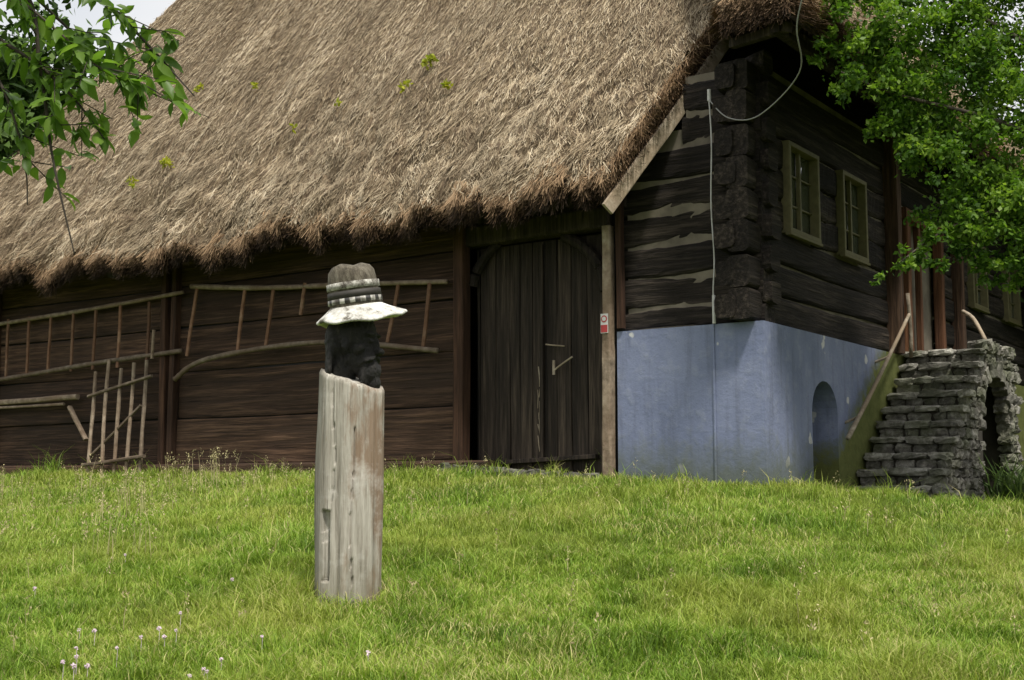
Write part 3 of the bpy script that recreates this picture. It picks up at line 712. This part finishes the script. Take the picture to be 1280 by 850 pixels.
# ---------------- trees ----------------
tr=empty('deciduous_tree',loc=(0,0,0))
g0=float(ground(7.6,15.2))
b=B();base=Vector((7.6,15.2,g0-.2))
b.poly(smoothpts([base,(7.55,15.2,1.5),(7.4,15.1,3.6),(7.3,15.2,6.2),(7.4,15.4,8.5)],6),.24,.07,12,.05)
limbs=[[(7.45,15.1,3.0),(6.6,15,3.9),(5.6,14.9,4.3),(4.5,14.9,4.6),(3.9,15,4.9)],[(7.4,15.1,3.8),(6.5,15.1,5.0),(5.4,15.2,5.8),(4.6,15.2,6.2)],
[(7.5,15.1,2.7),(6.6,14.8,3.2),(5.7,14.8,3.2),(5.0,14.9,2.95),(4.5,14.9,2.6)],[(7.4,15.1,4.3),(8.3,15.8,5.6),(9.2,16,6.5)],[(7.3,15.1,5.3),(6.3,15.6,6.8),(5.6,16,7.6)],[(7.4,15.1,3.5),(6.6,16,4.6),(5.9,16.8,5.2)],[(7.45,15.1,3.4),(8,14.2,4.6),(8.6,13.6,5.3)]]
for l in limbs: b.poly(smoothpts(l,5),.05,.008,8,.08)
b.done('trunk_and_limbs',M['bark'],tr,smooth=True)
cl=[(4.0,15,5.6,.4),(4.5,15,5.5,.5),(5.1,15.2,5.5,.55),(5.8,15.2,5.5,.6),(4.2,14.9,5.0,.4),(4.8,15,4.9,.5),(5.4,15,4.95,.55),(6.1,15.2,4.9,.6),
(4.5,14.9,4.45,.36),(5.0,15,4.3,.45),(5.6,15,4.3,.5),(6.2,15,4.3,.5),(4.9,15,3.85,.36),(5.4,15,3.65,.45),(5.9,15,3.6,.5),(6.4,15,3.7,.5),
(5.1,15,3.25,.36),(5.6,14.9,3.05,.42),(6.1,14.9,2.95,.45),(6.5,14.9,3.1,.45),(5.8,14.7,3.3,.45),(4.85,14.9,2.95,.22),(4.5,14.9,2.6,.17),(4.7,14.9,2.72,.17),(4.25,14.9,2.42,.09),(5.35,14.9,2.75,.24),(5.7,14.9,2.62,.22),(6.1,14.9,2.55,.25),(4.95,14.9,2.6,.13),
(5.2,14.9,3.0,.32),(4.7,15,4.1,.3),(4.5,15,4.9,.35),(5.6,14.9,2.5,.2),(5.9,14.9,2.45,.2),
(4.7,15.3,6.2,.6),(5.6,15.5,6.3,.7),(6.6,15.4,6.2,.7),(6.7,15.2,5.2,.6),(6.9,15,4.3,.5),(6.9,14.8,3.4,.4),(5.8,16,7.2,.8),(6.8,15.8,7.6,.9),(7.6,15.4,8.6,.8),(8.2,15.8,6.2,.8),(9.1,16,6.5,.8),(8.5,13.8,5.3,.8),(8.2,15.4,7.5,.8),(5.9,16.6,5.3,.7),(7.6,14.4,4.8,.6),(3.7,15.1,5.3,.2),(3.62,15.1,5.05,.12),(3.95,15,4.72,.18),(4.2,15,4.2,.14),(4.0,15.1,6.0,.35)]
c,r_=clumppts(cl,1500,16)
leafmesh('crown_leaves',c,rng.uniform(.045,.09,len(c)),r_,M['leafr'],tr)
tr=empty('cherry_tree',loc=(0,0,0))
b=B();gx=float(ground(-3.6,5.4))
b.poly(smoothpts([(-3.6,5.4,gx-.2),(-3.55,5.4,-.5),(-3.4,5.35,1.0),(-3.2,5.3,2.3),(-3.1,5.3,3.6)],6),.13,.05,10,.05)
tw=[[(-3.25,5.3,2.0),(-2.6,5.2,2.35),(-1.98,5,2.02),(-1.86,5,1.62),(-1.80,5,1.28),(-1.70,5,.9)],
[(-3.2,5.3,2.2),(-2.5,5.2,2.45),(-1.95,5,2.15),(-1.62,5,1.92),(-1.42,5,1.72),(-1.24,4.95,1.52)],
[(-3.3,5.3,1.7),(-2.5,5.15,2.0),(-2.0,5.05,1.75),(-1.75,5,1.55),(-1.6,5,1.36)],
[(-2.5,5.2,2.45),(-2.1,4.9,2.3),(-1.7,4.8,2.15),(-1.45,4.8,2.0)],[(-2.3,5.2,1.95),(-2.05,5.1,1.6),(-1.95,5.1,1.3),(-1.93,5.1,1.12)],
[(-1.98,5,2.02),(-1.8,5.1,1.85),(-1.62,5.1,1.68),(-1.5,5.1,1.58)],[(-2.4,5,2.2),(-2.0,4.9,1.95),(-1.75,4.9,1.75),(-1.6,4.9,1.62),(-1.42,4.9,1.55)]]
LP=[];LD=[]
for k,l in enumerate(tw):
    sp_=smoothpts(l,10);b.poly(sp_,.016 if k<3 else .007,.0025,6,.05)
    n0=len(sp_)
    lim=.97 if k>1 else (.72 if k==0 else .84)
    if k==4: lim=.7
    for f in range(n0):
        if f/n0<.3 or f/n0>lim: continue
        for _ in range(2):
            LP.append(np.array(sp_[f])+rng.normal(0,.012,3));d=np.array([rng.normal(.2,.5),rng.normal(0,.5),rng.normal(-.45,.35)]);LD.append(d/np.linalg.norm(d))
        if random.random()<.5:
            q=Vector(sp_[f]);dd=Vector((random.gauss(.05,.1),random.gauss(0,.1),random.gauss(-.03,.06)));b.poly([q,q+dd*.6,q+dd*1.2],.003,.0015,5)
            for _ in range(5):
                LP.append(np.array(q+dd*random.uniform(.5,1.2)));d=np.array([rng.normal(.2,.5),rng.normal(0,.5),rng.normal(-.45,.35)]);LD.append(d/np.linalg.norm(d))
for _ in range(4000):
    d=rng.normal(0,1,3);d/=np.linalg.norm(d);p=np.array([-3.5,5.5,3.3])+d*np.array([1.1,1.1,.9])*rng.random()**.4
    if p[0]>-2.3 or p[2]<2.2: continue
    LP.append(p);dd=rng.normal(0,.6,3);dd[2]-=.4;LD.append(dd/np.linalg.norm(dd))
b.done('trunk_and_branches',M['bark'],tr,smooth=True)
LP=np.array(LP);LD=np.array(LD);n=len(LP)
w=np.cross(LD,rng.normal(0,.5,(n,3))+np.array([0,-.3,1]));w/=np.linalg.norm(w,axis=1)[:,None];nn=np.cross(w,LD)
sz=rng.uniform(.055,.115,n)[:,None]
Vs=[LP]
for f,wd in ((.25,.17),(.55,.21),(.82,.11)):
    for sg in (1,-1): Vs.append(LP+LD*sz*f+w*sz*wd*sg+nn*sz*(.08-.15*f*f))
    Vs.append(LP+LD*sz*f+nn*sz*(.02-.15*f*f))
Vs.append(LP+LD*sz-nn*sz*.16)
V=np.stack(Vs,1).reshape(-1,3);k=np.arange(n)*11
tri=[(0,1,3),(0,3,2),(1,4,6),(1,6,3),(3,6,5),(3,5,2),(4,7,9),(4,9,6),(6,9,8),(6,8,5),(7,10,9),(9,10,8)]
F=np.concatenate([np.stack([k+a,k+b2,k+c2],1) for a,b2,c2 in tri])
npmesh('leaves',V,F,M['leafn'],tr,rnd=np.repeat(np.clip(rng.normal(.5,.25,n),0,1),11),smooth=True)

bt=empty('background_trees')
b=B();cls=[]
def bgt(x,y,h,r,k=10,dn=1500):
    g=float(ground(x,y));b.poly([(x,y,g-.3),(x+.2,y,g+h*.4),(x,y,g+h*.8)],r*.09,r*.03,8)
    for _ in range(k):
        d=rng.normal(0,1,3);d/=np.linalg.norm(d);f=rng.random()**.5
        cls.append((x+d[0]*r*f*.75,y+d[1]*r*f*.75,g+h*.62+d[2]*h*.33*f,r*.42,dn))
bgt(-14.2,37,13,3.6,20,2000);bgt(-17.5,34,11.5,4,16,1800);bgt(-20,41,14,5,10,1300);bgt(-27,36,14,5,8,500)
bgt(19,36,12,5,12);bgt(26,40,14,6,8,600);bgt(14,40,13,5,8);bgt(13.5,27,9,3.2,12);bgt(33,30,14,6,6,500);bgt(-34,50,15,6,6,500)
bgt(5,52,14,6,5,500);bgt(17,24,8,3,10);bgt(38,20,12,5,6,400);bgt(-30,22,12,5,6,400)
bgt(22,8,11,4.5,8,600);bgt(26,0,12,5,8,600);bgt(17,-12,12,5,6,400);bgt(24,16,11,4.5,8,600)
b.done('trunks',M['bark'],bt)
Cs=[];Rs=[]
for (x,y,z,r,k) in cls:
    m_=14
    sc=rng.normal(0,.55,(m_,3))*r
    idx=rng.integers(0,m_,k);p=rng.normal(0,.26,(k,3))*r;p[:,2]*=.7
    Cs.append(np.array([x,y,z])+sc[idx]+p);rc=rng.normal(.5,.2,m_);Rs.append(np.clip(rc[idx]+rng.normal(0,.15,k),0,1))
c=np.concatenate(Cs);leafmesh('crowns',c,rng.uniform(.18,.36,len(c)),np.concatenate(Rs),M['leafd'],bt)

sh=empty('shrub',house=True)
cl=[(2.9,7.5,.5,.6),(3.1,8.5,.6,.7),(2.5,9.5,.6,.7),(3.6,7,.2,.5),(2.2,8.6,.3,.5),(3.2,9.5,1.2,.6),(4.0,8.2,.5,.7),(1.9,10.5,.5,.6),(1.7,8.2,.1,.35)]
b=B()
for (x,y,z,r) in cl: b.poly([(x,y,-.9),(x+.05,y,z-.2),(x,y+.1,z+r*.6)],.03,.01,6)
b.done('stems',M['bark'],sh)
c,r_=clumppts(cl,1200,12);leafmesh('leaves',c,rng.uniform(.05,.11,len(c)),r_,M['leafd'],sh)
def blades(name,X,Y,h,w,lean,rnd,mat,Zo=None,parent=None):
    n=len(X);Zg=ground(X,Y)-.01 if Zo is None else Zo
    a=rng.random(n)*2*np.pi;w2=np.stack([np.cos(a),np.sin(a),a*0],1)*w[:,None]*.5
    la=rng.random(n)*2*np.pi;ld=np.stack([np.cos(la),np.sin(la),la*0],1)*(lean*h)[:,None]
    p=np.stack([X,Y,Zg],1);u_=np.array([0,0,1.])*h[:,None]
    m1=p+u_*.55+ld*.3;tp=p+u_*(1-.25*lean)[:,None]+ld
    V=np.stack([p-w2,p+w2,m1+w2*.8,m1-w2*.8,tp],1).reshape(-1,3);k=np.arange(n)*5
    F=np.concatenate([np.stack([k,k+1,k+2],1),np.stack([k,k+2,k+3],1),np.stack([k+3,k+2,k+4],1)])
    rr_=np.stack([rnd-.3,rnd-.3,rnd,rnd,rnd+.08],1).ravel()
    return npmesh(name,V,F,mat,parent,rnd=np.clip(rr_,0,1))
ir=empty('iris_plant')
xs=[];ys=[]
for (s,t) in ((-1.5,5.2),(-1.9,6.0),(-1.6,6.6),(-2.3,5.6),(-1.9,4.9),(-2.6,6.4)):
    q=FR@Vector(L(s,t,0));xs+=list(q.x+rng.normal(0,.12,70));ys+=list(q.y+rng.normal(0,.12,70))
xs=np.array(xs);ys=np.array(ys);n=len(xs)
blades('leaves',xs,ys,rng.uniform(.5,1.05,n),rng.uniform(.025,.045,n),rng.uniform(.2,.9,n),.3+rng.random(n)*.7,M['leafd'],parent=ir)
Vv=[];S_,T_=np.meshgrid(np.linspace(-1.15,-5.0,24),np.linspace(2.0,8,30))
for s_1,t_1 in zip(S_.ravel(),T_.ravel()):
    q=FR@Vector((-s_1,t_1,0));Vv.append((q.x,q.y,float(ground(q.x,q.y))+.03-.14*(abs(s_1+3.07)/1.93)**6-.14*(abs(t_1-5.0)/3.0)**6))
i,j=np.meshgrid(np.arange(23),np.arange(29));i=i.ravel();j=j.ravel()
npmesh('bare_soil_ground',Vv,np.stack([j*24+i,j*24+i+1,(j+1)*24+i+1,(j+1)*24+i],1),M['soil'],smooth=True)

# ---------------- grass ----------------
def samp(n,y0,y1,p):
    Y=y0+(y1-y0)*rng.random(n)**p;X=(rng.random(n)*2-1)*(Y*.42+.7);return X,Y
X1,Y1=samp(270000,6.8,12,1.0);X2,Y2=samp(240000,11.5,24,1.3)
X3,Y3=samp(12000,3.5,6.8,1);
X=np.concatenate([X1,X2,X3]);Y=np.concatenate([Y1,Y2,Y3])
s,t=to_st(X,Y)
ok=~((s>-.02)&(t>-.05)&(s<18.5));ok&=~((s<0)&(s>-1.2)&(t>2.75));ok&=~((s<-1.15)&(s>-4.8)&(t>2.2+.5*vn(X*2,Y*2))&(t<8)&(vn(X*3,Y*3)<.36))
ok&=np.hypot(X-PX,Y-PY)>.24
dens=vn(X*2.2,Y*2.2)+vn(X*.7+3,Y*.7)*.8
ok&=rng.random(len(X))<1.1+dens*.7
X,Y,s,t,dens=[q[ok] for q in (X,Y,s,t,dens)]
tuft=np.clip(vn(X*5,Y*5)+.6*vn(X*1.6+20,Y*1.6),-.4,.8)
n=len(X)
h=rng.uniform(.05,.12,n)*np.maximum(.72,1.0+dens*.7+tuft*1.9)
wall=np.clip(1-np.abs(t+.2)/.4,0,1)*(s>-.2);h*=1+wall*rng.uniform(0,1.3,n)*np.clip(vn(s*2,s*0)*3+.3,0,1.5)
pp=np.clip(1-(np.hypot(X-PX,Y-PY)-.24)/.3,0,1);h*=1+pp*rng.uniform(.2,1.6,n)
tall=rng.random(n)<.025;h[tall]*=rng.uniform(1.5,2.4,tall.sum())
w=rng.uniform(.0035,.0075,n)*(.8+Y*.05)
rnd=np.clip(.48+dens*.38-tuft*.35+rng.normal(0,.20,n),0,.9);dry=rng.random(n)<.07+.2*np.clip(vn(X*.8+7,Y*.8)*3,0,1);rnd[dry]=rng.uniform(.9,1,dry.sum())
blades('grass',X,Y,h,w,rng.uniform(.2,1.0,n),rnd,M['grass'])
n=900;X,Y=samp(n,8,21,.8);s,t=to_st(X,Y)
keep=(t<-.15)&(rng.random(n)<np.where(s>5,1,.2));X=X[keep];Y=Y[keep]
ex=[]
for (cx_,cy_,cn,sd) in ((-8.3,20.1,26,.18),(-4.2,18.6,16,.12),(-4.4,15.2,18,.25),(-3.6,12,18,.2),(-4.7,18.6,14,.15),(-7.5,19.3,12,.15),(-6.2,19.3,10,.2)):
    ex.append(np.stack([rng.normal(cx_,sd,cn),rng.normal(cy_,sd,cn)],1))
ex=np.concatenate(ex);s,t=to_st(ex[:,0],ex[:,1]);ex=ex[t<-.1]
X=np.concatenate([X,ex[:,0]]);Y=np.concatenate([Y,ex[:,1]]);n=len(X)
hh=rng.uniform(.15,.28,n);hh[-len(ex):]=rng.uniform(.3,.6,len(ex))
wg=empty('wild_grass_stalks')
blades('stems',X,Y,hh,np.full(n,.007),rng.uniform(.05,.2,n),rng.uniform(.3,1,n),M['seed'],parent=wg)
C=np.stack([X,Y,ground(X,Y)+hh*.85],1);C=np.repeat(C,16,0);C[:,:2]+=rng.normal(0,.014,(len(C),2));C[:,2]+=rng.uniform(-.07,.07,len(C))
leafmesh('heads',C,rng.uniform(.015,.035,len(C)),rng.random(len(C)),M['seed'],wg,droop=-1.5,wid=.22)
b=B()
mf=simple('clover_petals',(.62,.50,.57),.8,.35,30)
fl=[(-2.65,8.1),(-2.55,8.0),(-2.45,8.25),(-2.72,8.3),(-2.68,7.95),(-2.6,7.9),(-1.85,8.0),(-1.78,8.15),(-1.9,7.85),(-1.82,7.95),(-2.4,8.6),(-2.2,8.7),(-2.25,8.6),(-1.6,8.5),(-2.9,8.9),(-2.3,9.2),(-.9,8.3),(-2.75,8.75)]
for _ in range(6): fl.append((random.uniform(-4.5,-1.5),random.uniform(8.5,12)))
for (x,y) in fl:
    g=float(ground(x,y));hz=random.uniform(.09,.13);rd=random.uniform(.012,.02)
    b.poly([(x,y,g),(x+.005,y,g+hz)],.002,.0015,5)
    for _ in range(18):
        d=Vector((random.gauss(0,1),random.gauss(0,1),random.gauss(.4,1))).normalized();c0=Vector((x,y,g+hz))
        b.poly([c0,c0+d*rd],.004,.0028,5)
b.done('clover_flowers',mf)

# ---------------- camera / light ----------------
cam=bpy.data.cameras.new('camera');co=bpy.data.objects.new('camera',cam);COL.objects.link(co)
cam.lens=1630/1280*36;cam.sensor_width=36;cam.sensor_fit='HORIZONTAL';cam.clip_end=2000;cam.clip_start=.05
co.location=(0,0,0);co.rotation_euler=(math.radians(90+6.47),0,0);scene.camera=co
el=math.radians(62);hd_=Vector((.35,-.936,0)).normalized()
sd=Vector((hd_.x*math.cos(el),hd_.y*math.cos(el),math.sin(el)))
sl=bpy.data.lights.new('sun','SUN');sl.energy=4.5;sl.angle=math.radians(6);sl.color=(1,.95,.85)
so=bpy.data.objects.new('sun',sl);COL.objects.link(so);so.rotation_euler=(-sd).to_track_quat('-Z','Y').to_euler()
w=bpy.data.worlds.new('World');scene.world=w;w.use_nodes=True;nt=w.node_tree
sk=nt.nodes.new('ShaderNodeTexSky');sk.sky_type='NISHITA';sk.sun_disc=False;sk.sun_elevation=el;sk.sun_rotation=math.atan2(hd_.x,hd_.y)
sk.dust_density=4.0;sk.air_density=1.0
cn=noise(nt,coords(nt,(1,1,2.2),'Generated'),2.2,3,.6)
cf=maprange(nt,cn.outputs[0],.3,.6,.6,.96)
cc=mixc(nt,cf,sk.outputs[0],(7.3,7.25,7.1))
bg=nt.nodes['Background'];bg.inputs[1].default_value=.145
nt.links.new(cc,bg.inputs[0])
scene.view_settings.view_transform='Standard';scene.view_settings.look='None';scene.view_settings.exposure=0
